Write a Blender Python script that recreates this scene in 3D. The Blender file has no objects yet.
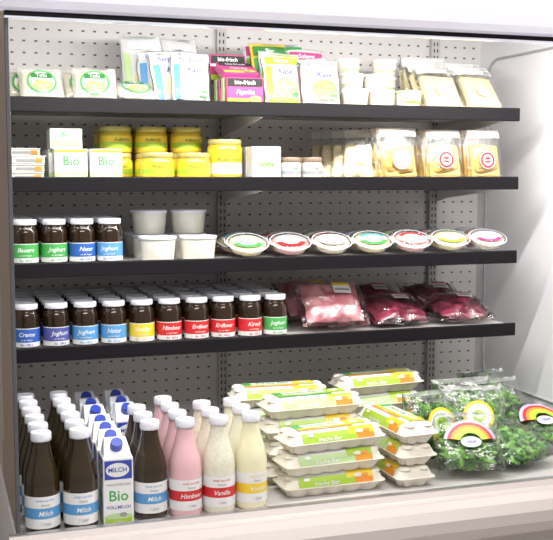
import bpy, bmesh, math, random
from mathutils import Vector, Matrix, noise
random.seed(4)
sc = bpy.context.scene
sc.view_settings.view_transform = 'Standard'
R = math.radians

# ---------------------------------------------------------------- materials
MATS = {}
def mk(name, col, rough=0.5, metal=0.0, var=0.06, vscale=12.0, coat=0.0, bump=0.0, bscale=60.0, col2=None, spec=0.5, emit=0.0, sss=0.0):
    m = bpy.data.materials.new(name); m.use_nodes = True
    nt = m.node_tree; b = nt.nodes['Principled BSDF']
    b.inputs['Roughness'].default_value = rough
    b.inputs['Metallic'].default_value = metal
    b.inputs['Coat Weight'].default_value = coat
    b.inputs['Coat Roughness'].default_value = 0.05
    b.inputs['Specular IOR Level'].default_value = spec
    if emit > 0:
        b.inputs['Emission Color'].default_value = (*col, 1); b.inputs['Emission Strength'].default_value = emit
    tc = nt.nodes.new('ShaderNodeTexCoord')
    nz = nt.nodes.new('ShaderNodeTexNoise'); nz.inputs['Scale'].default_value = vscale; nz.inputs['Detail'].default_value = 3
    nt.links.new(tc.outputs['Object'], nz.inputs['Vector'])
    mx = nt.nodes.new('ShaderNodeMix'); mx.data_type = 'RGBA'
    if col2 is None:
        a = tuple(min(1, c*(1+var)) for c in col); d = tuple(c*(1-var) for c in col)
        nt.links.new(nz.outputs['Fac'], mx.inputs['Factor'])
    else:
        a = col; d = col2
        rp = nt.nodes.new('ShaderNodeMapRange'); rp.inputs['From Min'].default_value = 0.42; rp.inputs['From Max'].default_value = 0.58
        nt.links.new(nz.outputs['Fac'], rp.inputs['Value']); nt.links.new(rp.outputs['Result'], mx.inputs['Factor'])
    mx.inputs['A'].default_value = (*a, 1); mx.inputs['B'].default_value = (*d, 1)
    nt.links.new(mx.outputs['Result'], b.inputs['Base Color'])
    if bump > 0:
        n2 = nt.nodes.new('ShaderNodeTexNoise'); n2.inputs['Scale'].default_value = bscale; n2.inputs['Detail'].default_value = 4
        nt.links.new(tc.outputs['Object'], n2.inputs['Vector'])
        bp = nt.nodes.new('ShaderNodeBump'); bp.inputs['Strength'].default_value = bump; bp.inputs['Distance'].default_value = 0.004
        nt.links.new(n2.outputs['Fac'], bp.inputs['Height']); nt.links.new(bp.outputs['Normal'], b.inputs['Normal'])
    MATS[name] = m
    return m
def mk_film(name, base=0.06, tint=(0.97,0.98,0.98), rough=0.08, bump=0.8, milky=0.0, bs=35):
    m = bpy.data.materials.new(name); m.use_nodes = True
    nt = m.node_tree; nt.nodes.remove(nt.nodes['Principled BSDF']); out = nt.nodes['Material Output']
    tr = nt.nodes.new('ShaderNodeBsdfTransparent'); tr.inputs['Color'].default_value = (*tint, 1)
    gl = nt.nodes.new('ShaderNodeBsdfGlossy'); gl.inputs['Roughness'].default_value = rough; gl.inputs['Color'].default_value = (1,1,1,1)
    fr = nt.nodes.new('ShaderNodeFresnel'); fr.inputs['IOR'].default_value = 1.4
    ad = nt.nodes.new('ShaderNodeMath'); ad.operation = 'ADD'; ad.inputs[1].default_value = base; ad.use_clamp = True
    nt.links.new(fr.outputs[0], ad.inputs[0])
    mx = nt.nodes.new('ShaderNodeMixShader')
    nt.links.new(ad.outputs[0], mx.inputs[0]); nt.links.new(tr.outputs[0], mx.inputs[1]); nt.links.new(gl.outputs[0], mx.inputs[2])
    last = mx
    if milky > 0:
        df = nt.nodes.new('ShaderNodeBsdfDiffuse'); df.inputs['Color'].default_value = (0.80,0.80,0.79,1)
        m2 = nt.nodes.new('ShaderNodeMixShader'); m2.inputs[0].default_value = milky
        nt.links.new(mx.outputs[0], m2.inputs[1]); nt.links.new(df.outputs[0], m2.inputs[2]); last = m2
    if bump > 0:
        tc = nt.nodes.new('ShaderNodeTexCoord'); n2 = nt.nodes.new('ShaderNodeTexNoise'); n2.inputs['Scale'].default_value = bs; n2.inputs['Detail'].default_value = 3
        nt.links.new(tc.outputs['Object'], n2.inputs['Vector'])
        bp = nt.nodes.new('ShaderNodeBump'); bp.inputs['Strength'].default_value = bump; bp.inputs['Distance'].default_value = 0.01
        nt.links.new(n2.outputs['Fac'], bp.inputs['Height']); nt.links.new(bp.outputs['Normal'], gl.inputs['Normal']); nt.links.new(bp.outputs['Normal'], fr.inputs['Normal'])
    nt.links.new(last.outputs[0], out.inputs['Surface'])
    MATS[name] = m

mk('white', (0.76,0.76,0.76), 0.35, coat=0.2); mk('lid_white', (0.76,0.77,0.84), 0.35, coat=0.2)
mk('panel_white', (0.82,0.82,0.85), 0.35, coat=0.2, var=0.02, vscale=3)
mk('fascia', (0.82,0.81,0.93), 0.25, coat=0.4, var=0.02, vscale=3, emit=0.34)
mk('bumper', (0.52,0.47,0.45), 0.3, coat=0.3, var=0.03, vscale=3)
mk('black', (0.006,0.005,0.007), 0.5, spec=0.2); mk('shelf_metal', (0.50,0.48,0.47), 0.4, metal=0.0)
mk('steel', (0.55,0.55,0.57), 0.3, metal=0.9); mk('rubber', (0.08,0.08,0.09), 0.6); mk('seal', (0.42,0.42,0.44), 0.5)
mk('post', (0.52,0.505,0.50), 0.45); mk('slot', (0.03,0.03,0.03), 0.8)
mk('brown_glass', (0.020,0.010,0.004), 0.08, coat=0.6, var=0.2, vscale=25, spec=0.4)
mk('brown_glass2', (0.030,0.018,0.006), 0.08, coat=0.6, var=0.25, vscale=25, spec=0.4)
mk('pink_milk', (0.74,0.45,0.48), 0.2, coat=0.6); mk('cream_milk', (0.75,0.73,0.58), 0.2, coat=0.6); mk('vanilla_milk', (0.78,0.74,0.50), 0.2, coat=0.6)
mk('speckle_milk', (0.74,0.73,0.61), 0.2, coat=0.6, vscale=110, col2=(0.69,0.67,0.52))
mk('green', (0.06,0.36,0.08), 0.4, coat=0.3); mk('lime', (0.36,0.55,0.04), 0.4, coat=0.3); mk('dgreen', (0.03,0.18,0.04), 0.4, coat=0.3)
mk('blue', (0.03,0.11,0.42), 0.4); mk('indigo', (0.08,0.09,0.32), 0.4); mk('sky', (0.09,0.30,0.58), 0.4); mk('capblue', (0.03,0.06,0.40), 0.3, coat=0.4)
mk('red', (0.58,0.025,0.03), 0.4); mk('orange', (0.80,0.27,0.03), 0.4); mk('yellow', (0.80,0.58,0.03), 0.4, coat=0.3); mk('magenta', (0.55,0.04,0.20), 0.4, coat=0.3)
mk('pink', (0.85,0.42,0.48), 0.4); mk('grey', (0.30,0.30,0.31), 0.5); mk('teal', (0.05,0.30,0.33), 0.4); mk('lilac', (0.48,0.43,0.65), 0.4)
mk('palegreen', (0.46,0.62,0.30), 0.4); mk('palepink', (0.72,0.40,0.38), 0.4); mk('palegrey', (0.55,0.55,0.56), 0.4)
mk('butter', (0.66,0.47,0.04), 0.25, coat=0.5); mk('goldlid', (0.52,0.46,0.16), 0.3, metal=0.2, coat=0.3); mk('brownlid', (0.27,0.20,0.14), 0.4)
mk('cheese', (0.80,0.52,0.15), 0.4, coat=0.3, var=0.08); mk('palecheese', (0.76,0.66,0.40), 0.45, coat=0.3, var=0.1, vscale=20); mk('whitecheese', (0.76,0.71,0.58), 0.45, coat=0.3)
mk('olivepic', (0.33,0.46,0.1), 0.4, col2=(0.70,0.70,0.3), vscale=60)
mk('foodpic', (0.70,0.40,0.14), 0.4, col2=(0.25,0.36,0.08), vscale=60)
mk('ham', (0.58,0.19,0.23), 0.3, col2=(0.68,0.34,0.36), vscale=14, coat=0.6, bump=0.2)
mk('beef', (0.15,0.015,0.035), 0.3, col2=(0.28,0.04,0.08), vscale=35, coat=0.7, bump=0.5)
mk('pulp', (0.76,0.72,0.62), 0.85, var=0.08, bump=0.4, bscale=200); mk('tubwhite', (0.74,0.72,0.63), 0.35, coat=0.2)
mk('leaf1', (0.07,0.24,0.02), 0.4, var=0.3, vscale=30); mk('leaf2', (0.20,0.46,0.06), 0.4, var=0.3, vscale=30); mk('leaf3', (0.03,0.13,0.015), 0.4, var=0.3)
mk('floor_tile', (0.45,0.42,0.40), 0.3, var=0.1, vscale=2); mk('wall_paint', (0.50,0.40,0.33), 0.7, var=0.03); mk('ceil_paint', (0.8,0.8,0.8), 0.8, var=0.02)
mk('tube', (1.0,0.97,0.93), 0.4, emit=6.0)
mk_film('film', base=0.05, rough=0.06); mk_film('film_bag', base=0.05, rough=0.12, milky=0.015, bump=0.6, bs=22); mk_film('film_milky', base=0.08, milky=0.3); mk_film('acrylic', base=0.03, bump=0, rough=0.02, tint=(0.93,0.95,0.94)); mk_film('film_print', base=0.1, milky=0.45)

m = mk('perforated', (0.68,0.655,0.645), 0.45, var=0.02)
nt = m.node_tree; b = nt.nodes['Principled BSDF']; src = b.inputs['Base Color'].links[0].from_socket
tc = nt.nodes.new('ShaderNodeTexCoord'); sp = nt.nodes.new('ShaderNodeSeparateXYZ'); nt.links.new(tc.outputs['Object'], sp.inputs[0])
def mth(op, a, bb=None):
    n = nt.nodes.new('ShaderNodeMath'); n.operation = op
    for i, v in enumerate((a, bb)):
        if v is None: continue
        if isinstance(v, (int, float)): n.inputs[i].default_value = v
        else: nt.links.new(v, n.inputs[i])
    return n.outputs[0]
def cell(s, p, w): return mth('LESS_THAN', mth('ABSOLUTE', mth('SUBTRACT', mth('FRACT', mth('DIVIDE', s, p)), 0.5)), w)
h = mth('MULTIPLY', cell(sp.outputs['X'], 0.040, 0.13), cell(sp.outputs['Z'], 0.040, 0.075))
mx = nt.nodes.new('ShaderNodeMix'); mx.data_type = 'RGBA'
nt.links.new(h, mx.inputs['Factor']); nt.links.new(src, mx.inputs['A']); mx.inputs['B'].default_value = (0.09,0.08,0.075,1)
nt.links.new(mx.outputs['Result'], b.inputs['Base Color'])

# ---------------------------------------------------------------- mesh builder
_TC = {}
def text_geo(s, size, shear=0.0):
    if (s, size, shear) in _TC: return _TC[(s, size, shear)]
    c = bpy.data.curves.new('t', 'FONT'); c.body = s; c.size = size; c.align_x = 'CENTER'; c.align_y = 'CENTER'; c.resolution_u = 2; c.shear = shear; c.offset = size*0.012
    o = bpy.data.objects.new('t', c); sc.collection.objects.link(o)
    dg = bpy.context.evaluated_depsgraph_get(); dg.update()
    me = bpy.data.meshes.new_from_object(o.evaluated_get(dg))
    r = ([tuple(v.co) for v in me.vertices], [tuple(p.vertices) for p in me.polygons])
    bpy.data.objects.remove(o); bpy.data.meshes.remove(me); bpy.data.curves.remove(c)
    _TC[(s, size, shear)] = r
    return r

class MB:
    def __init__(s): s.v = []; s.f = []; s.mi = []; s.sm = []; s.mats = []
    def add(s, vs, fs, mat, smooth=True, M=None):
        o = len(s.v)
        if M is not None: vs = [tuple(M @ Vector(v)) for v in vs]
        s.v += list(vs)
        if mat not in s.mats: s.mats.append(mat)
        k = s.mats.index(mat)
        for f in fs: s.f.append(tuple(i+o for i in f)); s.mi.append(k); s.sm.append(smooth)
    def lathe(s, prof, mat, seg=28, M=None, sx=1.0, sy=1.0):
        vs = []; fs = []
        for r, z in prof:
            for i in range(seg):
                a = 2*math.pi*i/seg; vs.append((r*sx*math.cos(a), r*sy*math.sin(a), z))
        for j in range(len(prof)-1):
            if prof[j] == prof[j+1]: continue
            for i in range(seg):
                k = (i+1) % seg; fs.append((j*seg+i, j*seg+k, (j+1)*seg+k, (j+1)*seg+i))
        s.add(vs, fs, mat, True, M)
    def band(s, rf, z0, z1, ang, mat, seg=18, nz=1, off=0.0):
        vs = []; fs = []
        for j in range(nz+1):
            z = z0+(z1-z0)*j/nz; r = rf(z) if callable(rf) else rf
            for i in range(seg+1):
                a = -math.pi/2+ang*(i/seg-0.5)+off; vs.append((r*math.cos(a), r*math.sin(a), z))
        for j in range(nz):
            for i in range(seg):
                q = j*(seg+1)+i; fs.append((q, q+1, q+seg+2, q+seg+1))
        s.add(vs, fs, mat)
    def ctext(s, txt, size, r, z, mat, off=0.0, shear=0.0):
        vs, fs = text_geo(txt, size, shear)
        s.add([(r*math.cos(-math.pi/2+v[0]/r+off), r*math.sin(-math.pi/2+v[0]/r+off), z+v[1]) for v in vs], fs, mat, False)
    def rbox(s, w, d, h, bev, mat, c=(0,0,0), M=None, seg=2):
        bm = bmesh.new(); bmesh.ops.create_cube(bm, size=1)
        for v in bm.verts: v.co = (v.co.x*w, v.co.y*d, v.co.z*h)
        if bev > 0: bmesh.ops.bevel(bm, geom=bm.edges[:], offset=bev, segments=seg, affect='EDGES', profile=0.5)
        bm.verts.ensure_lookup_table(); bm.verts.index_update()
        vs = [(v.co.x+c[0], v.co.y+c[1], v.co.z+c[2]) for v in bm.verts]; fs = [tuple(v.index for v in f.verts) for f in bm.faces]; bm.free()
        s.add(vs, fs, mat, False, M)
    def rect(s, x0, x1, z0, z1, yf, mat, n=8, M=None):
        vs = []; fs = []
        for j in range(n+1):
            for i in range(n+1):
                x = x0+(x1-x0)*i/n; z = z0+(z1-z0)*j/n; vs.append((x, yf(x, z), z))
        for j in range(n):
            for i in range(n):
                q = j*(n+1)+i; fs.append((q, q+1, q+n+2, q+n+1))
        s.add(vs, fs, mat, True, M)
    def disc(s, cx, cz, rx, rz, yf, mat, seg=20, M=None, r0=0.0, a0=0.0, a1=2*math.pi):
        vs = []; fs = []; nr = 4
        full = abs(a1-a0-2*math.pi) < 1e-6; n = seg if full else seg+1
        for j in range(nr+1):
            t = r0+(1-r0)*j/nr
            for i in range(n):
                a = a0+(a1-a0)*i/seg; x = cx+rx*t*math.cos(a); z = cz+rz*t*math.sin(a); vs.append((x, yf(x, z), z))
        for j in range(nr):
            for i in range(seg):
                k = (i+1) % n; fs.append((j*n+i, (j+1)*n+i, (j+1)*n+k, j*n+k))
        s.add(vs, fs, mat, True, M)
    def text(s, txt, size, cx, cz, yf, mat, M=None, rot=0.0, shear=0.0):
        vs, fs = text_geo(txt, size, shear); out = []
        c, q = math.cos(rot), math.sin(rot)
        for v in vs:
            x = cx+v[0]*c-v[1]*q; z = cz+v[0]*q+v[1]*c; out.append((x, yf(x, z), z))
        s.add(out, fs, mat, False, M)
    def pillow(s, W, H, T, mat, n=16, wr=0.0, seed=0, p=3.0, e=0.6, z0=0.0, x0=0.0, fq=28):
        yf = pyf(W, H, T, p, e, z0, x0)
        for sg in (1, -1):
            vs = []; fs = []
            for j in range(n+1):
                for i in range(n+1):
                    x = W*(i/n-0.5)+x0; z = H*j/n+z0; y = yf(x, z)*sg
                    if wr:
                        k = noise.noise(Vector((x*fq+seed, z*fq, seed*3.1+sg)))
                        y += wr*k; 
                        x2 = x + wr*0.8*noise.noise(Vector((z*22, seed, x*9))); z2 = z+(wr*0.8*noise.noise(Vector((x*22, seed+7, z*9))) if j > 0 else 0)
                    else: x2, z2 = x, z
                    vs.append((x2, y, z2))
            for j in range(n):
                for i in range(n):
                    q = j*(n+1)+i; f = (q, q+1, q+n+2, q+n+1); fs.append(f if sg > 0 else f[::-1])
            s.add(vs, fs, mat, True)
        return lambda x, z, o=0.0015: yf(x, z)-o-(wr*0.35)
    def mesh(s, name):
        me = bpy.data.meshes.new(name); me.from_pydata(s.v, [], s.f)
        for m in s.mats: me.materials.append(MATS[m])
        me.polygons.foreach_set('material_index', s.mi); me.polygons.foreach_set('use_smooth', s.sm); me.update()
        return me
def pyf(W, H, T, p=3.0, e=0.6, z0=0.0, x0=0.0):
    def f(x, z):
        a = max(0, 1-abs(2*(x-x0)/W)**p); c = max(0, 1-abs(2*(z-z0-H/2)/H)**p)
        return -(T/2)*(a*c)**e-0.0006
    return f
def flat(y): return lambda x, z: y
def place(me, name, x, y, z, rx=0, rz=0, ry=0, parent=None, s=1.0):
    o = bpy.data.objects.new(name, me); sc.collection.objects.link(o)
    o.location = (x, y, z); o.rotation_euler = (R(rx), R(ry), R(rz)); o.scale = (s, s, s)
    if parent: o.parent = parent
    return o
def boxobj(name, x0, x1, y0, y1, z0, z1, mat, bev=0.0, parent=None):
    b = MB(); cx, cy, cz = (x0+x1)/2, (y0+y1)/2, (z0+z1)/2
    b.rbox(x1-x0, y1-y0, z1-z0, bev, mat)
    return place(b.mesh(name), name, cx, cy, cz, parent=parent)

# ---------------------------------------------------------------- room
boxobj('floor', -2.5, 4.5, -1.5, 4.2, -0.1, 0, 'floor_tile')
boxobj('ceiling', -2.5, 4.5, -1.5, 4.2, 2.9, 3.0, 'ceil_paint')
boxobj('wall_back', -2.5, 4.5, 3.85, 3.95, 0, 2.9, 'wall_paint')

# ---------------------------------------------------------------- display case
case = bpy.data.objects.new('refrigerated_display_case', None); sc.collection.objects.link(case)
DZ = 0.373; XL, XR = 0.19, 2.05
boxobj('back_panel', XL, XR, 3.60, 3.62, 0.36, 1.83, 'perforated', parent=case)
boxobj('rear_body', 0.17, 2.12, 3.62, 3.76, 0.05, 1.95, 'panel_white', parent=case)
boxobj('base_body', 0.17, 2.12, 2.60, 3.62, 0.05, 0.353, 'panel_white', parent=case)
boxobj('deck', XL, XR, 2.585, 3.60, 0.353, DZ, 'shelf_metal', 0.002, parent=case)
boxobj('side_panel', XR, 2.09, 2.50, 3.62, 0.36, 1.83, 'panel_white', 0.004, parent=case)
boxobj('glass_end', 0.172, 0.178, 2.60, 3.60, 0.38, 1.83, 'acrylic', parent=case)
boxobj('end_post', 0.170, 0.180, 2.585, 2.600, 0.36, 1.83, 'rubber', 0.002, parent=case)
boxobj('canopy_top', 0.17, 2.12, 2.56, 3.62, 1.83, 1.95, 'panel_white', parent=case)
def extrude(name, prof, x0, x1, mat, parent):
    b = MB(); n = len(prof)
    vs = [(x0, y, z) for y, z in prof]+[(x1, y, z) for y, z in prof]
    fs = [(i, (i+1) % n, n+(i+1) % n, n+i) for i in range(n)]+[tuple(range(n))[::-1], tuple(range(n, 2*n))]
    b.add(vs, fs, mat, False); return place(b.mesh(name), name, 0, 0, 0, parent=parent)
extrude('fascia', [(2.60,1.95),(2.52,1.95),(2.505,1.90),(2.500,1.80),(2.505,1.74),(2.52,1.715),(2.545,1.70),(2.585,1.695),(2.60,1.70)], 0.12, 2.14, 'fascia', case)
boxobj('fascia_trim', 0.17, 2.12, 2.572, 2.606, 1.684, 1.696, 'black', 0.002, parent=case)
boxobj('fascia_glint', 0.17, 2.12, 2.574, 2.604, 1.679, 1.684, 'fascia', 0.001, parent=case)  # thin glowing strip stands in for the bright reflection line below the trim
b = MB(); M = Matrix.Rotation(R(90), 4, 'Y'); b.lathe([(0.0001,-0.9),(0.010,-0.9),(0.010,-0.9),(0.010,0.9),(0.010,0.9),(0.0001,0.9)], 'tube', 12, M)
place(b.mesh('light_tube'), 'light_tube', 1.11, 2.64, 1.735, parent=case)
boxobj('tube_housing', 0.19, 2.05, 2.61, 2.67, 1.75, 1.77, 'panel_white', parent=case)
extrude('bumper', [(2.60,0.353),(2.60,0.385),(2.585,0.393),(2.565,0.393),(2.555,0.378),(2.51,0.378),(2.475,0.366),(2.455,0.340),(2.45,0.31),(2.46,0.28),(2.49,0.262),(2.53,0.255),(2.55,0.05),(2.60,0.05)], 0.15, 2.14, 'bumper', case)
boxobj('bumper_strip', 0.15, 2.14, 2.565, 2.583, 0.393, 0.396, 'steel', parent=case)
boxobj('kick_plate', 0.2, 2.1, 2.63, 3.7, 0.0, 0.05, 'black', parent=case)
cu = bpy.data.curves.new('seal', 'CURVE'); cu.dimensions = '3D'; cu.bevel_depth = 0.005; cu.bevel_resolution = 2
spn = cu.splines.new('POLY'); pts = []
y0, y1, z0, z1, rr = 2.60, 3.53, 0.50, 1.74, 0.07
for cy, cz, a0 in ((y1-rr, z1-rr, 0), (y0+rr, z1-rr, 90), (y0+rr, z0+rr, 180), (y1-rr, z0+rr, 270)):
    for k in range(7):
        a = R(a0+15*k); pts.append((XR-0.003, cy+rr*math.cos(a), cz+rr*math.sin(a)))
spn.points.add(len(pts)-1)
for i, p_ in enumerate(pts): spn.points[i].co = (*p_, 1)
spn.use_cyclic_u = True
o = bpy.data.objects.new('panel_seal', cu); sc.collection.objects.link(o); cu.materials.append(MATS['seal']); o.parent = case
for k, px in enumerate((0.215, 0.99, 1.845)):
    b = MB(); b.rbox(0.034, 0.02, 1.44, 0.002, 'post')
    for j in range(56):
        for dx in (-0.007, 0.007): b.rbox(0.004, 0.002, 0.013, 0, 'slot', c=(dx, -0.0105, -0.70+j*0.0253))
    place(b.mesh('post'), 'shelf_post_%d' % k, px, 3.589, 1.11, parent=case)
LIP = [1.505, 1.273, 1.02, 0.768]; ST = [z+0.012 for z in LIP]
for k, z in enumerate(LIP):
    b = MB()
    b.rbox(1.705, 0.50, 0.016, 0.002, 'shelf_metal', c=(1.0425, 3.325, z+0.004))
    b.rbox(1.705, 0.012, 0.044, 0.003, 'black', c=(1.0425, 3.056, z))
    b.rbox(1.705, 0.02, 0.008, 0.002, 'black', c=(1.0425, 3.066, z-0.018))
    for bx in (0.215, 0.99, 1.86):
        vs = [(bx+s_, y, zz) for s_ in (-0.003, 0.003) for y, zz in ((3.10, z-0.004), (3.575, z-0.004), (3.575, z-0.075), (3.50, z-0.06), (3.10, z-0.024))]
        b.add(vs, [(0,1,2,3,4), (9,8,7,6,5)]+[(i, 5+i, 5+(i+1) % 5, (i+1) % 5) for i in range(5)], 'panel_white', False)
    place(b.mesh('shelf'), 'shelf_%d' % (k+1), 0, 0, 0, parent=case)

# ---------------------------------------------------------------- products
def jar(color, txt, glass='brown_glass'):
    b = MB()
    b.lathe([(0.0001,0),(0.034,0),(0.0385,0.004),(0.0390,0.010),(0.0390,0.092),(0.0375,0.103),(0.034,0.111),(0.032,0.116),(0.032,0.126)], glass)
    b.lathe([(0.034,0.121),(0.0348,0.123),(0.0348,0.134),(0.0335,0.137),(0.0335,0.137),(0.031,0.1365),(0.0001,0.1365)], 'lid_white')
    b.band(0.0394, 0.010, 0.066, R(200), 'white'); b.band(0.0397, 0.024, 0.064, R(198), color)
    b.ctext(txt, 0.018, 0.0400, 0.047, 'white', shear=0.3); b.ctext('aus der Region', 0.006, 0.0400, 0.031, 'white'); b.ctext('Bio  500 g', 0.009, 0.0400, 0.0165, color)
    return b.mesh('yogurt_jar')
def bottle(cont, lab, txt):
    b = MB()
    P = [(0.0001,0),(0.038,0),(0.0440,0.004),(0.0455,0.012),(0.0455,0.130),(0.0440,0.148),(0.0395,0.169),(0.0330,0.190),(0.0278,0.208),(0.0242,0.227),(0.0228,0.240),(0.0228,0.248)]
    b.lathe(P, cont, 32)
    b.lathe([(0.0225,0.243),(0.0262,0.244),(0.0268,0.249),(0.0268,0.262),(0.0252,0.266),(0.0252,0.266),(0.0001,0.2655)], 'lid_white')
    b.band(0.0459, 0.022, 0.106, R(210), 'white'); b.band(0.0462, 0.048, 0.076, R(209), lab)
    b.ctext(txt, 0.018, 0.0465, 0.061, 'white', shear=0.25); b.ctext('frisch vom Hof', 0.008, 0.0465, 0.096, lab); b.ctext('Genuss', 0.008, 0.0465, 0.084, 'grey'); b.ctext('1 Liter', 0.010, 0.0465, 0.034, 'grey')
    return b.mesh('milk_bottle')
def carton():
    b = MB(); W = 0.080; b.rbox(W, W, 0.188, 0.004, 'white', c=(0,0,0.094))
    h = W/2-0.003
    vs = [(-h,-h,0.186),(h,-h,0.186),(h,h,0.186),(-h,h,0.186),(-h+.008,h-0.022,0.226),(h-.008,h-0.022,0.226),(h-.008,h-0.004,0.226),(-h+.008,h-0.004,0.226)]
    b.add(vs, [(0,1,5,4),(1,2,6,5),(2,3,7,6),(3,0,4,7),(4,5,6,7)], 'lid_white', False)
    M = Matrix.Translation((0,-0.008,0.209)) @ Matrix.Rotation(R(32), 4, 'X')
    b.lathe([(0.017,-0.006),(0.017,0.014),(0.016,0.018),(0.016,0.018),(0.0001,0.018)], 'capblue', 20, M)
    for rz in (0, -90):
        Q = Matrix.Rotation(R(rz), 4, 'Z'); y = flat(-W/2-0.0006); y2 = flat(-W/2-0.0012); y3 = flat(-W/2-0.0018)
        b.rect(-0.036,0.036,0.004,0.030,y,'lime',1,Q); b.disc(0,0.030,0.036,0.008,y2,'palegreen',M=Q); b.disc(0.012,0.034,0.010,0.006,y3,'grey',M=Q)
        b.rect(-0.036,0.036,0.130,0.180,y,'capblue',1,Q); b.disc(-0.002,0.155,0.031,0.019,y2,'white',M=Q); b.text('MILCH',0.017,-0.002,0.155,y3,'capblue',M=Q)
        b.text('Bio',0.040,0.0,0.084,y,'green',M=Q); b.text('VOLLMILCH',0.012,0,0.054,y,'indigo',M=Q); b.text('WALDVIERTLER',0.009,0,0.115,y,'grey',M=Q); b.text('1 Liter',0.012,0,0.014,y2,'white',M=Q)
    return b.mesh('milk_carton')
def creamcarton():
    b = MB(); W, D, H = 0.096, 0.06, 0.093; b.rbox(W, D, H, 0.002, 'white', c=(0,0,H/2))
    y = flat(-D/2-0.0006); y2 = flat(-D/2-0.0012)
    b.rect(-0.046,0.046,0.004,0.022,y,'palegreen',1); b.text('Bio',0.038,0,0.056,y,'green'); b.text('ALPENMILCH',0.011,0,0.0125,y2,'white'); b.rect(-0.046,0.046,0.082,0.09,y,'lime',1)
    b.text('frische Butter',0.009,0,0.032,y,'grey')
    Q = Matrix.Rotation(R(-90), 4, 'Z'); yy = flat(-W/2-0.0006); b.rect(-0.026,0.026,0.004,0.026,yy,'lime',1,Q); b.text('Bio',0.025,0,0.055,yy,'green',M=Q)
    Q = Matrix.Rotation(R(-90),4,'X'); b.rect(-0.044,0.044,-0.026,0.0,flat(-H-0.0006),'palegreen',1,Q); b.text('Bio',0.022,0.0,0.010,flat(-H-0.001),'green',M=Q)
    Q = Matrix.Rotation(R(90),4,'X'); b.rect(-0.044,0.044,-0.026,-0.004,flat(-0.0006),'palegreen',1,Q); b.text('Bio',0.022,0.0,0.012,flat(-0.0010),'green',M=Q)
    return b.mesh('butter_box')
def tub(r, h, lid='lid_white', body='tubwhite', lab=None, txt='Topfen'):
    b = MB()
    b.lathe([(0.0001,0),(r*0.82,0),(r*0.84,0.003),(r*0.95,h-0.008),(r*0.95,h-0.006)], body)
    b.lathe([(r*0.96,h-0.010),(r,h-0.009),(r,h-0.002),(r*0.97,h),(r*0.97,h),(r*0.90,h),(r*0.88,h-0.003),(0.0001,h-0.003)], lid)
    if lab:
        rf = lambda z: r*(0.84+0.11*z/(h-0.008))+0.0008
        b.band(rf, h*0.25, h*0.65, R(110), 'white', nz=1); b.band(lambda z: rf(z)+0.0004, h*0.28, h*0.42, R(105), lab, nz=1)
        Q = Matrix.Rotation(R(-90), 4, 'X'); b.disc(0,0,r*0.62,r*0.62,flat(-(h-0.0024)),'white',M=Q); b.disc(0,0,r*0.5,r*0.5,flat(-(h-0.0019)),lab,M=Q,r0=0.8)
    return b.mesh('plastic_tub')
def spread(r, h, body, lid, lab, lab2, txt):
    b = MB()
    b.lathe([(0.0001,0),(r*0.9,0),(r*0.99,0.005),(r,0.010),(r,h-0.026),(r*0.93,h-0.018),(r*0.9,h-0.016)], body)
    b.lathe([(r*0.9,h-0.017),(r*0.96,h-0.016),(r*0.96,h-0.003),(r*0.93,h),(r*0.93,h),(r*0.88,h-0.001),(0.0001,h-0.001)], lid)
    b.band(r+0.0005, 0.012, h-0.030, R(170), lab); b.band(r+0.0009, 0.018, 0.018+(h-0.048)*0.45, R(160), lab2)
    b.ctext(txt, h*0.17, r+0.0012, h*0.5, 'dgreen')
    return b.mesh('spread_jar')
def cheese_pouch(W, H, T, body, logo, txt, milky='film', seed=0, lr=0.24, zf=0.70):
    b = MB()
    t = T*0.62; w0 = W*0.41
    bm = bmesh.new(); z1 = H*zf
    co = [(-w0,-t/2,0.006),(w0,-t/2,0.006),(w0,t/2,0.006),(-w0,t/2,0.006),(-w0,-t/2,z1),(w0*0.9,-t/2,z1*0.95),(w0*0.9,t/2,z1*0.95),(-w0,t/2,z1)]
    vv = [bm.verts.new(c) for c in co]
    for f in ((0,1,5,4),(1,2,6,5),(2,3,7,6),(3,0,4,7),(4,5,6,7),(3,2,1,0)): bm.faces.new([vv[i] for i in f])
    bmesh.ops.bevel(bm, geom=bm.edges[:], offset=0.004, segments=2, affect='EDGES'); bm.verts.index_update()
    b.add([tuple(v.co) for v in bm.verts], [tuple(v.index for v in f.verts) for f in bm.faces], body, False); bm.free()
    yf = b.pillow(W, H, T, milky, 16, 0.005, seed)
    b.rect(-W*0.46, W*0.46, H*0.82, H*0.99, lambda x, z: yf(x, z, 0.001), 'film_print', 4)
    cz = H*0.36; r = W*lr
    f2 = lambda x, z: min(yf(x, z, 0.0025), -T*0.42)
    b.disc(0, cz, r, r, f2, 'white'); b.disc(0, cz, r*0.92, r*0.92, lambda x, z: f2(x, z)-0.0008, logo, r0=0.72)
    b.disc(0, cz, r*0.5, r*0.35, lambda x, z: f2(x, z)-0.0008, logo); b.text(txt, r*0.4, 0, cz, lambda x, z: f2(x, z)-0.0016, 'white')
    return b.mesh('cheese_pouch')
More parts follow.
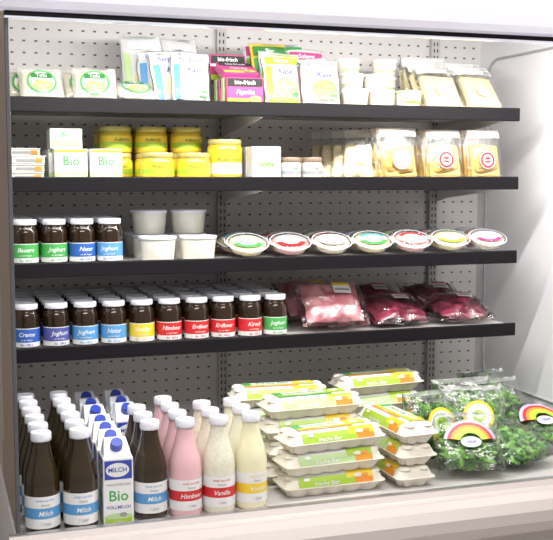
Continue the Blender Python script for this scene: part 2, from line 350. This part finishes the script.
def flow_pack(W, H, T, base, head, txt, pic, body2='white', seed=0, acc='sky'):
    b = MB(); yf = b.pillow(W, H, T, base, 14, 0.0055, seed, p=5, e=0.7); b.pillow(W*1.04, H*1.02, T*1.15, 'film', 16, 0.0065, seed, p=5, e=0.7)
    f1 = lambda x, z: yf(x, z, 0.0028); f2 = lambda x, z: yf(x, z, 0.0038)
    b.rect(-W*0.46, W*0.46, H*0.80, H*0.95, f1, head); b.text(txt, W*0.18, 0, H*0.872, f2, 'white' if head != 'white' else 'indigo')
    b.rect(-W*0.46, -W*0.30, H*0.05, H*0.76, f1, acc)
    b.disc(W*.08, H*0.33, W*0.34, H*0.22, f1, pic); b.text('Käse', W*0.22, W*.08, H*0.66, f1, 'indigo', shear=0.3)
    b.rect(W*.22, W*.42, H*0.10, H*0.24, f2, 'dgreen', 2)
    if body2 != 'white': b.rect(-W*0.44, W*0.44, H*0.02, H*0.14, f2, body2)
    b.text('g.t.S. 150 g', W*0.09, -W*.05, H*0.07, f2, 'grey')
    return b.mesh('sliced_cheese_pack')
def sausage_box(txt='Paprika', top='slot', side='magenta'):
    b = MB(); W, D, H = 0.118, 0.028, 0.085
    b.rbox(W, D, H, 0.002, side, c=(0,0,H/2)); y = flat(-D/2-0.0006); y2 = flat(-D/2-0.0013)
    b.rect(-W*.48,W*.48,H*.66,H*.96,y,top,1); b.text('bio-frisch',0.018,0,H*.81,y2,'white'); b.rect(-W*.48,W*.1,H*.04,H*.24,y,'lime',1)
    b.text(txt,0.020,0,H*.46,y,'white',shear=0.3); b.disc(W*.28,H*.2,0.02,0.012,y2,'foodpic')
    b.rect(-W*.48,W*.48,-D*.45,D*.45,flat(-H-0.0006),'lime',1,Matrix.Rotation(R(-90),4,'X'))
    return b.mesh('spread_box')
def fruit_pouch(pic, seed):
    b = MB(); W, H, T = 0.13, 0.108, 0.03
    yf = b.pillow(W, H, T, 'film_milky', 14, 0.006, seed, p=4); b.pillow(W*0.84, H*0.84, T*0.8, 'palecheese', 12, 0.002, seed, p=5, z0=H*0.08)
    f1 = lambda x, z: yf(x, z, 0.0015); f2 = lambda x, z: yf(x, z, 0.0027); f3 = lambda x, z: yf(x, z, 0.0037)
    b.disc(0,H*.45,W*.34,H*.38,f1,'white'); b.disc(0,H*.45,W*.34,H*.38,f2,'green',r0=0.86); b.disc(0,H*.33,W*.24,H*.18,f2,pic); b.rect(-W*.24,W*.24,H*.56,H*.72,f2,'dgreen'); b.text('Tofu',0.017,0,H*.64,f3,'white')
    return b.mesh('tofu_pouch')
def oval_tray(lab, lab2, txt, cont):
    b = MB(); sx, sy = 1.0, 0.74; r = 0.070
    b.lathe([(0.0001,0),(r*0.78,0),(r*0.82,0.004),(r*0.90,0.024),(r,0.0245),(r,0.026)], 'film', 32, None, sx, sy)
    b.lathe([(0.0001,0.002),(r*0.75,0.002),(r*0.86,0.022),(r*0.82,0.0235),(0.0001,0.0242)], cont, 32, None, sx, sy)
    b.lathe([(r,0.0262),(r*0.93,0.0268),(r*0.90,0.0292),(0.0001,0.0296)], 'film', 32, None, sx, sy)
    b.lathe([(r*1.005,0.0248),(r*1.005,0.0272),(r*0.96,0.0274)], 'lid_white', 32, None, sx, sy)
    Q = Matrix.Rotation(R(-90), 4, 'X'); y = flat(-0.0302); y2 = flat(-0.0308); y3 = flat(-0.0314)
    b.disc(0,0,r*0.74,r*sy*0.62,y,'white',M=Q,seg=28)
    b.disc(0,0,r*0.74,r*sy*0.62,y2,lab,M=Q,r0=0.62,seg=28,a0=R(195),a1=R(345))
    b.disc(0,0,r*0.74,r*sy*0.62,y2,lab2,M=Q,r0=0.72,seg=28,a0=R(25),a1=R(155))
    b.text(txt,0.019,0,r*0.02,y3,'grey',M=Q,shear=0.3)
    return b.mesh('oval_cheese_tray')
def egg_carton(alt=False):
    b = MB(); L, W = 0.315, 0.125
    lv = [(0.0,0.020,0.010),(0.004,0.017,0.010),(0.026,0.006,0.003),(0.029,0.004,0.0),(0.029,-0.002,0.0),(0.032,-0.002,0.0),(0.032,0.004,0.0),(0.046,0.009,0.0015),(0.056,0.016,0.002),(0.0605,0.026,0.002),(0.0615,0.040,0.0)]
    vs = []; fs = []
    hl, hw = L/2, W/2; per = []
    nl, ns = 40, 12
    for i in range(nl): per.append((-1+2*i/nl, -1))
    for i in range(ns): per.append((1, -1+2*i/ns))
    for i in range(nl): per.append((1-2*i/nl, 1))
    for i in range(ns): per.append((-1, 1-2*i/ns))
    N = len(per)
    for z, ins, amp in lv:
        for px, py in per:
            x = px*(hl-ins); y = py*(hw-ins); rc = 0.018
            dx, dy = abs(x)-(hl-ins-rc), abs(y)-(hw-ins-rc)
            if dx > 0 and dy > 0:
                l = math.hypot(dx, dy)
                if l > rc: x = math.copysign(hl-ins-rc+dx/l*rc, x); y = math.copysign(hw-ins-rc+dy/l*rc, y)
            if abs(py) == 1: y -= math.copysign(amp*(1-abs(math.cos(math.pi*5*(px+1)/2+math.pi/2)))*1.0, y)
            else: x -= math.copysign(amp*(1-abs(math.sin(math.pi*2*(py+1)/2))), x)
            vs.append((x, y, z))
    for j in range(len(lv)-1):
        for i in range(N):
            k = (i+1) % N; fs.append((j*N+i, j*N+k, (j+1)*N+k, (j+1)*N+i))
    fs.append(tuple(range((len(lv)-1)*N, len(lv)*N))); fs.append(tuple(range(N))[::-1])
    b.add(vs, fs, 'pulp', True)
    for sx in (-1, 1):
        for yy in (-0.028, 0.028):
            M = Matrix.Translation((sx*0.130, yy, 0.0535))
            b.lathe([(0.020,0.0),(0.017,0.005),(0.011,0.0085),(0.0001,0.0095)], 'pulp', 16, M)
    pr = [(-0.0615,0.0315),(-0.0545,0.046),(-0.047,0.0575),(-0.036,0.0628),(0.0,0.0634),(0.036,0.0628),(0.047,0.0575),(0.0545,0.046)]
    def strip(x0, x1, i0, i1, mat, o=0.0):
        vs = []; seg = pr[i0:i1+1]
        for y, z in seg: vs += [(x0, y-o, z+o), (x1, y-o, z+o)]
        b.add(vs, [(2*i, 2*i+1, 2*i+3, 2*i+2) for i in range(len(seg)-1)], mat, False)
    c1, c2, c3 = ('lime','yellow','orange') if not alt else ('palegreen','lime','green')
    strip(-0.116, 0.116, 0, 7, 'white'); strip(-0.116, 0.116, 0, 1, c1, 0.0008); strip(-0.116, 0.035, 1, 2, c1, 0.0008); strip(0.035, 0.116, 1, 3, c2, 0.0008); strip(-0.116, -0.02, 5, 7, 'green', 0.0008); strip(0.06, 0.116, 0, 1, 'orange', 0.0012)
    Q = Matrix.Rotation(R(-90), 4, 'X')
    b.rect(-0.115,0.06,-0.032,-0.016,flat(-0.0643),c3,1,Q); b.rect(-0.115,0.115,-0.016,-0.004,flat(-0.0643),'lime',1,Q); b.rect(0.05,0.115,-0.004,0.034,flat(-0.0643),c2,1,Q); b.rect(-0.115,-0.09,-0.004,0.034,flat(-0.0643),'green',1,Q)
    b.text('frische Eier',0.024,-0.02,0.016,flat(-0.0645),'green',M=Q,shear=0.2); b.text('Freiland',0.014,-0.03,-0.024,flat(-0.0650),'white',M=Q)
    b.disc(0.082,0.012,0.016,0.012,flat(-0.0650),'whitecheese',M=Q)
    d = Vector((0,0.0070,0.0145)).normalized()
    vs, fs2 = text_geo('frische Eier', 0.017, 0.2); b.add([(v[0]-0.03, -0.0590+d.y*v[1]-0.0018, 0.0392+d.z*v[1]+0.001) for v in vs], fs2, 'white', False)
    d = Vector((0,0.0075,0.0115)).normalized()
    for cx, r, mt in ((0.068,0.010,'whitecheese'),(0.092,0.009,'orange'),(-0.09,0.008,'white')):
        vs = [(cx+r*1.3*math.cos(2*math.pi*i/16), -0.0515+d.y*r*.6*math.sin(2*math.pi*i/16)-0.002, 0.0517+d.z*r*.6*math.sin(2*math.pi*i/16)+0.0015) for i in range(16)]
        b.add(vs, [tuple(range(16))], mt, False)
    return b.mesh('egg_carton')
def salad_bag(W, H, T, label, seed, nl=420):
    rnd = random.Random(seed); b = MB()
    for i in range(nl):
        while True:
            p = Vector((rnd.uniform(-1,1), rnd.uniform(-1,1), rnd.uniform(-1,1)))
            if abs(p.x)**3+abs(p.y)**2+abs(p.z)**3 < 1: break
        c = Vector((p.x*W*0.42, p.y*T*0.38, H*0.46+p.z*H*0.40)); l = rnd.uniform(0.022,0.046); w = l*rnd.uniform(0.35,0.65)
        M = Matrix.Translation(c) @ Matrix.Rotation(rnd.uniform(0,6.28), 4, 'Y') @ Matrix.Rotation(rnd.uniform(-.8,.8), 4, 'X') @ Matrix.Rotation(rnd.uniform(-.8,.8), 4, 'Z')
        vs = []; fs = []
        for j in range(5):
            t = j/4; ww = w*math.sin(math.pi*(0.08+0.88*t))**0.8
            for k, q in enumerate((-1,-0.5,0,0.5,1)):
                vs.append((q*ww/2, -0.006*math.sin(t*3.1)+0.004*abs(q)+rnd.uniform(-.0012,.0012), l*(t-0.5)))
        for j in range(4):
            for k in range(4): a = j*5+k; fs.append((a,a+1,a+6,a+5))
        b.add(vs, fs, rnd.choice(('leaf1','leaf2','leaf2','leaf3')), True, M)
    yf = b.pillow(W*1.04, H*1.08, T*1.08, 'film_bag', 26, 0.010, seed, p=3.5, fq=32)
    b.rect(-W*0.48, W*0.48, H*1.01, H*1.08, lambda x, z: 0.005*math.sin(x*160)-0.002, 'film_print', 16)
    f0 = lambda x, z: yf(x, z, 0.006)
    if label == 'rainbow':
        cz = H*0.34; r = W*0.42
        for k, c in enumerate(('lilac','red','orange','yellow','lime')):
            t0 = 1-0.12*k; rr = r*t0
            b.disc(0, cz, rr, rr, lambda x, z, k=k: f0(x, z)-0.0007*k, c, seg=28, r0=(1-0.12*(k+1))/t0, a0=R(15), a1=R(165))
        b.disc(0, cz+r*.05, r*0.38, r*0.22, f0, 'white'); b.text('Salat', r*0.22, 0, cz+r*.05, lambda x, z: f0(x, z)-0.0045, 'indigo')
    elif label == 'yellow':
        cz = H*0.52; r = W*0.26
        b.disc(0, cz, r, r, f0, 'yellow', seg=28); b.disc(0, cz, r*0.80, r*0.80, lambda x, z: f0(x, z)-0.001, 'white', seg=28, r0=0.5); b.disc(0, cz, r*0.45, r*0.4, lambda x, z: f0(x, z)-0.001, 'lime'); b.text('Bio', r*0.4, 0, cz+r*.05, lambda x, z: f0(x, z)-0.002, 'dgreen')
    return b.mesh('salad_bag')
def meat(W, H, T, body, seed, tag=True, wr=0.010):
    b = MB(); 
    yf = b.pillow(W*0.84, H*0.80, T*0.92, body, 22, wr, seed, p=2.5, z0=H*0.09, fq=20)
    b.pillow(W, H, T, 'film', 24, 0.010, seed+3, p=3, fq=40)
    f0 = lambda x, z: yf(x, z, 0.008); b.rect(W*0.02, W*0.28, H*0.55, H*0.80, f0, 'white'); b.rect(W*0.04, W*0.26, H*0.60, H*0.65, lambda x, z: f0(x, z)-0.001, 'grey', 2)
    b.rect(W*0.02, W*0.28, H*0.72, H*0.80, lambda x, z: f0(x, z)-0.001, 'yellow' if tag else 'red', 2)
    return b.mesh('meat_pack')
def cheesetray():
    b = MB(); b.rbox(0.095,0.075,0.020,0.003,'tubwhite',c=(0,0,0.010)); b.rbox(0.100,0.082,0.003,0.001,'white',c=(0,0,0.0215))
    b.rbox(0.07,0.002,0.008,0,'grey',c=(0.0,-0.0385,0.010)); b.rbox(0.02,0.003,0.012,0,'orange',c=(0.03,-0.0385,0.010))
    b.rect(-0.035,0.035,-0.028,0.028,flat(-0.0236),'palegrey',1,Matrix.Rotation(R(-90),4,'X'))
    return b.mesh('cheese_tray')

rj = lambda a: random.uniform(-a, a)
J3 = [jar('green','Bauern'), jar('green','Joghurt'), jar('blue','Natur'), jar('sky','Joghurt')]
for i in range(4):
    for k in range(5):
        place(J3[i], 'yogurt_jar', 0.250+0.084*i+rj(.001), 3.108+0.084*k+rj(.0015), ST[2], rz=rj(12))
J4 = [jar('blue','Creme'), jar('indigo','Joghurt'), jar('sky','Joghurt'), jar('sky','Natur'), jar('yellow','Vanille'), jar('red','Himbeer'), jar('red','Erdbeer'), jar('red','Erdbeer'), jar('red','Kirsch'), jar('green','Joghurt')]
for i in range(10):
    for k in range(5):
        place(J4[i], 'yogurt_jar', 0.248+0.0875*i+rj(.001), 3.108+0.084*k+rj(.0015), ST[3], rz=rj(12))
T1 = tub(0.060, 0.078, 'lid_white', 'tubwhite')
for i, x in enumerate((0.655, 0.785)):
    place(T1, 'yogurt_tub', x, 3.130, ST[2]); 
    place(T1, 'yogurt_tub', x, 3.262, ST[2]); place(T1, 'yogurt_tub', x, 3.262, ST[2]+0.0785); place(T1, 'yogurt_tub', x, 3.40, ST[2]); 
labs = [('green','palegreen','Topfen','palecheese'),('red','palepink','Paprika','palepink'),('grey','palegrey','Natur','whitecheese'),('green','teal','Kräuter','palecheese'),('palepink','red','Tomate','palepink'),('lime','palegreen','Curry','palecheese'),('magenta','lilac','Zwiebel','whitecheese')]
OT = [oval_tray(a, c, t, ct) for a, c, t, ct in labs]
for i in range(7):
    x = 0.945+0.1455*i
    place(OT[i], 'oval_cheese_tray', x, 3.128, ST[2]+0.031, rx=31+rj(2))
    place(OT[(i+2) % 7], 'oval_cheese_tray', x+0.01, 3.192, ST[2]+0.031, rx=31)
    place(OT[(i+3) % 7], 'oval_cheese_tray', x, 3.258, ST[2]+0.031, rx=31)
    place(OT[(i+4) % 7], 'oval_cheese_tray', x, 3.40, ST[2]); place(OT[(i+5) % 7], 'oval_cheese_tray', x, 3.40, ST[2]+0.0315)
# shelf 2
CT = cheesetray()
for k in range(3): place(CT, 'cheese_tray', 0.258+0.002*k, 3.115, ST[1]+0.0245*k)
for k in range(4): place(CT, 'cheese_tray', 0.258, 3.215, ST[1]+0.0245*k)
CC = creamcarton()
for x in (0.385, 0.489):
    place(CC, 'butter_box', x, 3.102, ST[1]); place(CC, 'butter_box', x-0.01, 3.175, ST[1])
place(CC, 'butter_box', 0.375, 3.245, ST[1]); place(CC, 'butter_box', 0.375, 3.315, ST[1])
place(CC, 'butter_box', 0.378, 3.125, ST[1]+0.1245, rx=-90)
SJ = spread(0.053, 0.084, 'butter', 'goldlid', 'yellow', 'lime', 'Aufstrich'); SJT = spread(0.056, 0.128, 'butter', 'goldlid', 'yellow', 'white', 'Aufstrich')
for x in (0.655, 0.770): place(SJ, 'spread_jar', x, 3.125, ST[1])
for x in (0.550, 0.665, 0.780):
    for k in range(2): place(SJ, 'spread_jar', x, 3.265, ST[1]+0.0845*k, rz=rj(20))
    place(SJ, 'spread_jar', x, 3.38, ST[1]); place(SJ, 'spread_jar', x, 3.38, ST[1]+0.0845)
place(SJT, 'spread_jar', 0.885, 3.17, ST[1])
b = MB(); b.rbox(0.095,0.06,0.105,0.002,'white',c=(0,0,0.0525)); y = flat(-0.0306); y2 = flat(-0.0312)
b.rect(-.046,.046,.078,.102,y,'grey',1); b.text('SOJA',0.018,0,.09,y2,'white'); b.disc(0,.05,.030,.014,y,'palegreen'); b.text('Creme',.018,0,.05,y2,'dgreen'); b.text('naturell',.012,0,.02,y,'grey'); b.rect(-.028,.028,.003,.102,flat(-.0481),'palegrey',1,Matrix.Rotation(R(-90),4,'Z'))
WB = b.mesh('soy_box'); place(WB, 'soy_cream_box', 0.998, 3.11, ST[1]); place(WB, 'soy_cream_box', 1.00, 3.185, ST[1])
SM = spread(0.034, 0.072, 'whitecheese', 'brownlid', 'palegrey', 'grey', 'Chili')
for x in (1.088, 1.162):
    for k in range(3): place(SM, 'dip_jar', x, 3.11+0.074*k, ST[1])
CP1 = cheese_pouch(0.150, 0.172, 0.04, 'cheese', 'grey', 'Alm', seed=1, lr=0.22); CP2 = cheese_pouch(0.135, 0.170, 0.04, 'cheese', 'red', 'Gouda', seed=5, lr=0.22); CP3 = cheese_pouch(0.13, 0.172, 0.035, 'palecheese', 'orange', 'Berg', seed=9, lr=0.15)
for k in range(3):
    place(CP1, 'cheese_pouch', 1.468, 3.095+0.047*k, ST[1]+.002, rx=-10, rz=4-3*k)
    place(CP2, 'cheese_pouch', 1.636, 3.095+0.047*k, ST[1]+.002, rx=-12, rz=-3+2*k)
    place(CP2, 'cheese_pouch', 1.790, 3.095+0.047*k, ST[1]+.002, rx=-9, rz=3-3*k)
for k in range(4):
    place(CP3, 'cheese_pouch', 1.31+0.018*k, 3.36-0.058*k, ST[1]+.002, rx=-14, rz=-28)
# shelf 1
F1, F2 = fruit_pouch('olivepic', 2), fruit_pouch('foodpic', 6)
place(F1, 'tofu_pouch', 0.310, 3.10, ST[0]+.008, rx=-32, rz=6); place(F1, 'tofu_pouch', 0.27, 3.155, ST[0]+.01, rx=-32, rz=-5)
place(F1, 'tofu_pouch', 0.462, 3.09, ST[0]+.008, rx=-28, rz=-4); place(F2, 'tofu_pouch', 0.44, 3.15, ST[0]+.01, rx=-32, rz=5)
place(F1, 'tofu_pouch', 0.595, 3.085, ST[0]+.014, rx=-62, rz=8)
FPs = [flow_pack(0.115,0.20,0.022,'white','palegrey','Bio Käse','palecheese',seed=1,acc='palegreen'), flow_pack(0.115,0.150,0.022,'white','white','Bergkäse','palecheese',seed=2,acc='sky'),
       flow_pack(0.115,0.20,0.022,'white','green','Bio','foodpic',seed=3,acc='magenta'), flow_pack(0.12,0.165,0.022,'white','lime','Natur','olivepic','lime',seed=4,acc='lime'), flow_pack(0.125,0.155,0.024,'white','white','Aufschnitt','foodpic',seed=5,acc='palepink'), flow_pack(0.11,0.19,0.02,'yellow','dgreen','Bio','cheese',seed=6,acc='green'), flow_pack(0.115,0.19,0.022,'white','magenta','Salami','foodpic',seed=8,acc='lime')]
for k, (x, y, i, rz, s_, ry) in enumerate(((0.67,3.34,0,8,1.2,2),(0.79,3.38,2,-6,1.2,-2),(0.655,3.27,0,-4,1.15,-4),(0.765,3.30,0,2,1.15,3),(0.69,3.20,1,-8,1.18,-3),(0.785,3.21,1,6,1.2,3),(0.755,3.085,1,3,1.02,2),(0.715,3.135,1,10,1.06,-4))):
    place(FPs[i], 'sliced_cheese_pack', x, y, ST[0]+.004, rx=-13, rz=rz, s=s_, ry=ry)
SB = sausage_box('Paprika'); SB2 = sausage_box('Olive', 'dgreen', 'palegreen')
for k in range(4): place(SB if k % 2 == 0 else SB2, 'spread_box', 0.925-0.002*k, 3.085+0.036*k, ST[0]+0.001, rz=rj(2))
place(SB, 'spread_box', 0.925, 3.115, ST[0]+0.090, rx=-62, rz=5)
for k in range(4): place(SB2 if k % 2 else SB, 'spread_box', 0.930, 3.25+0.036*k, ST[0]+0.001, rz=rj(2)); place(SB2 if k % 2 else SB, 'spread_box', 0.915+0.006*k, 3.25+0.036*k, ST[0]+0.088, rz=rj(3))
for k, (x, y, i, rz, s_, ry) in enumerate(((1.058,3.09,3,5,1,0),(1.066,3.15,3,-5,1.1,2),(1.068,3.21,5,5,1.15,-1),(1.070,3.30,6,3,1.2,1),(1.175,3.36,2,-5,1.2,-3),(1.188,3.095,4,-4,1,1),(1.185,3.155,4,4,1.08,-3),(1.19,3.23,6,-3,1.08,2),(1.205,3.30,4,6,1.15,-2))):
    place(FPs[i], 'sliced_cheese_pack', x, y, ST[0]+.003, rx=-15, rz=rz, s=s_, ry=ry)
TC = tub(0.046,0.060,'lid_white','whitecheese','palegreen','Käse'); TY = tub(0.046,0.060,'palegreen','whitecheese','lime','Käse')
for x, y, n, m_ in ((1.310,3.105,1,TC),(1.405,3.11,1,TC),(1.500,3.105,1,TY),(1.335,3.205,2,TC),(1.430,3.21,2,TC),(1.50,3.30,3,TC),(1.37,3.32,3,TC)):
    for k in range(n): place(m_, 'cream_cheese_tub', x, y, ST[0]+0.0005+0.0605*k, rz=rj(15))
CP4 = cheese_pouch(0.155, 0.170, 0.035, 'palecheese', 'lilac', 'Schaf', 'film', seed=3, lr=0.13, zf=0.8)
for k, (x, y, rz, rx, s_) in enumerate(((1.628,3.09,-5,-36,1),(1.628,3.155,8,-28,1),(1.785,3.09,4,-36,1),(1.78,3.16,-6,-26,1),(1.77,3.25,5,-14,1.05),(1.635,3.25,-5,-12,1.1),(1.69,3.35,3,-8,1.2),(1.82,3.33,-4,-12,1.1))):
    place(CP4, 'cheese_pouch', x, y, ST[0]+.006, rx=rx, rz=rz, s=s_)
# meat shelf 4
MH = meat(0.235,0.20,0.06,'ham',2); MB1 = meat(0.23,0.19,0.05,'beef',6,False,0.014); MB2 = meat(0.22,0.19,0.05,'beef',11,False,0.014)
place(MH, 'ham_pack', 1.250, 3.10, ST[3]+.022, rx=-44, rz=-4); place(MH, 'ham_pack', 1.25, 3.28, ST[3]+.022, rx=-50, rz=4)
place(MB1, 'meat_pack', 1.497, 3.10, ST[3]+.024, rx=-68, rz=3); place(MB2, 'meat_pack', 1.735, 3.10, ST[3]+.024, rx=-70, rz=-3)
place(MB2, 'meat_pack', 1.505, 3.30, ST[3]+.024, rx=-60, rz=3); place(MB1, 'meat_pack', 1.74, 3.30, ST[3]+.024, rx=-62, rz=-3)
# deck bottles
BB = bottle('brown_glass2','sky','Milch'); BP = bottle('pink_milk','red','Himbeer'); BS = bottle('speckle_milk','red','Vanille'); BV = bottle('vanilla_milk','yellow','Vanille'); BC = bottle('cream_milk','yellow','Banane'); MC = carton()
cols = [0.241, 0.339, 0.438, 0.531, 0.628, 0.723, 0.818]
for c in (0, 1):
    for k in range(6): place(BB, 'milk_bottle', cols[c]+rj(.001), 2.642+0.095*k, DZ, rz=rj(10))
for k in range(4): place(MC, 'milk_carton', cols[2]-0.002, 2.652+0.092*k, DZ, rz=rj(3)-4)
for k in range(3): place(BB, 'milk_bottle', cols[3]+0.001, 2.672+0.095*k, DZ, rz=rj(10))
for x in (0.44, 0.535): 
    for yy in (3.06, 3.16, 3.26): place(MC, 'milk_carton', x, yy, DZ, rz=4)
for k in range(4): place(BP, 'milk_bottle', cols[4], 2.665+0.095*k, DZ, rz=rj(10))
for k in range(3): place(BS, 'milk_bottle', cols[5], 2.665+0.095*k, DZ, rz=rj(10))
for k in range(3): place(BV if k == 0 else BC, 'milk_bottle', cols[6], 2.673+0.095*k, DZ, rz=rj(10))
# eggs
EC = egg_carton(); EC2 = egg_carton(True); EH = 0.0655
for k in range(3): place(EC if k != 1 else EC2, 'egg_carton', 1.075+rj(.008), 2.735+rj(.004), DZ+EH*k, rz=3+rj(3))
for k in range(4): place(EC2 if k == 3 else EC, 'egg_carton', 1.075+rj(.008), 2.885+rj(.004), DZ+EH*k, rz=2+rj(3))
for k in range(4): place(EC if k == 3 else EC2, 'egg_carton', 1.03+rj(.008), 3.045+rj(.004), DZ+EH*k, rz=-2+rj(3))
for k in range(3): place(EC2 if k == 1 else EC, 'egg_carton', 1.330+.003*k, 2.82, DZ+EH*k, rz=-88+rj(2))
for k in range(4): place(EC if k % 2 else EC2, 'egg_carton', 1.40+rj(.004), 3.13, DZ+EH*k, rz=3+rj(2))
# salad
SA = salad_bag(0.20,0.19,0.07,'rainbow',3); SB_ = salad_bag(0.20,0.20,0.07,'yellow',8); SC_ = salad_bag(0.22,0.20,0.07,'',15); SD = salad_bag(0.22,0.19,0.07,'rainbow',22)
place(SA, 'salad_bag', 1.525, 2.68, DZ+.035, rx=-48, rz=-16); place(SC_, 'salad_bag', 1.755, 2.70, DZ+.04, rx=-72, rz=14)
place(SB_, 'salad_bag', 1.50, 2.84, DZ+.03, rx=-20, rz=8); place(SB_, 'salad_bag', 1.66, 2.88, DZ+.03, rx=-26, rz=-14)
place(SC_, 'salad_bag', 1.84, 2.98, DZ+.03, rx=-30, rz=10); place(SC_, 'salad_bag', 1.70, 3.03, DZ+.02, rx=-14); place(SD, 'salad_bag', 1.92, 2.84, DZ+.04, rx=-64, rz=10)
place(SC_, 'salad_bag', 1.90, 3.15, DZ+.03, rx=-34, rz=10)

# ---------------------------------------------------------------- lights / camera
def area(name, loc, rot, sx, sy, e, col=(1,1,1)):
    l = bpy.data.lights.new(name, 'AREA'); l.shape = 'RECTANGLE'; l.size = sx; l.size_y = sy; l.energy = e; l.color = col
    o = bpy.data.objects.new(name, l); sc.collection.objects.link(o); o.location = loc; o.rotation_euler = rot
area('case_lamp', (1.11, 2.64, 1.715), (R(32), 0, 0), 1.8, 0.03, 24, (1,0.97,0.93))
area('ceiling_lamp', (1.2, 1.3, 2.85), (R(25), 0, 0), 3.0, 0.5, 66, (1,0.97,0.94))
area('ceiling_lamp', (0.0, -0.6, 2.85), (R(40), 0, 0), 3.0, 0.5, 70, (1,0.97,0.95))
w = bpy.data.worlds.new('World'); sc.world = w; w.use_nodes = True
w.node_tree.nodes['Background'].inputs[0].default_value = (1,0.98,0.97,1); w.node_tree.nodes['Background'].inputs[1].default_value = 0.38
cam = bpy.data.cameras.new('camera'); co = bpy.data.objects.new('camera', cam); sc.collection.objects.link(co)
cam.sensor_width = 36; cam.lens = 36*1017/553; cam.clip_start = 0.05
co.location = (0, 0, 1.3); co.rotation_euler = (R(90-5.33), 0, R(-18.5))
sc.camera = co
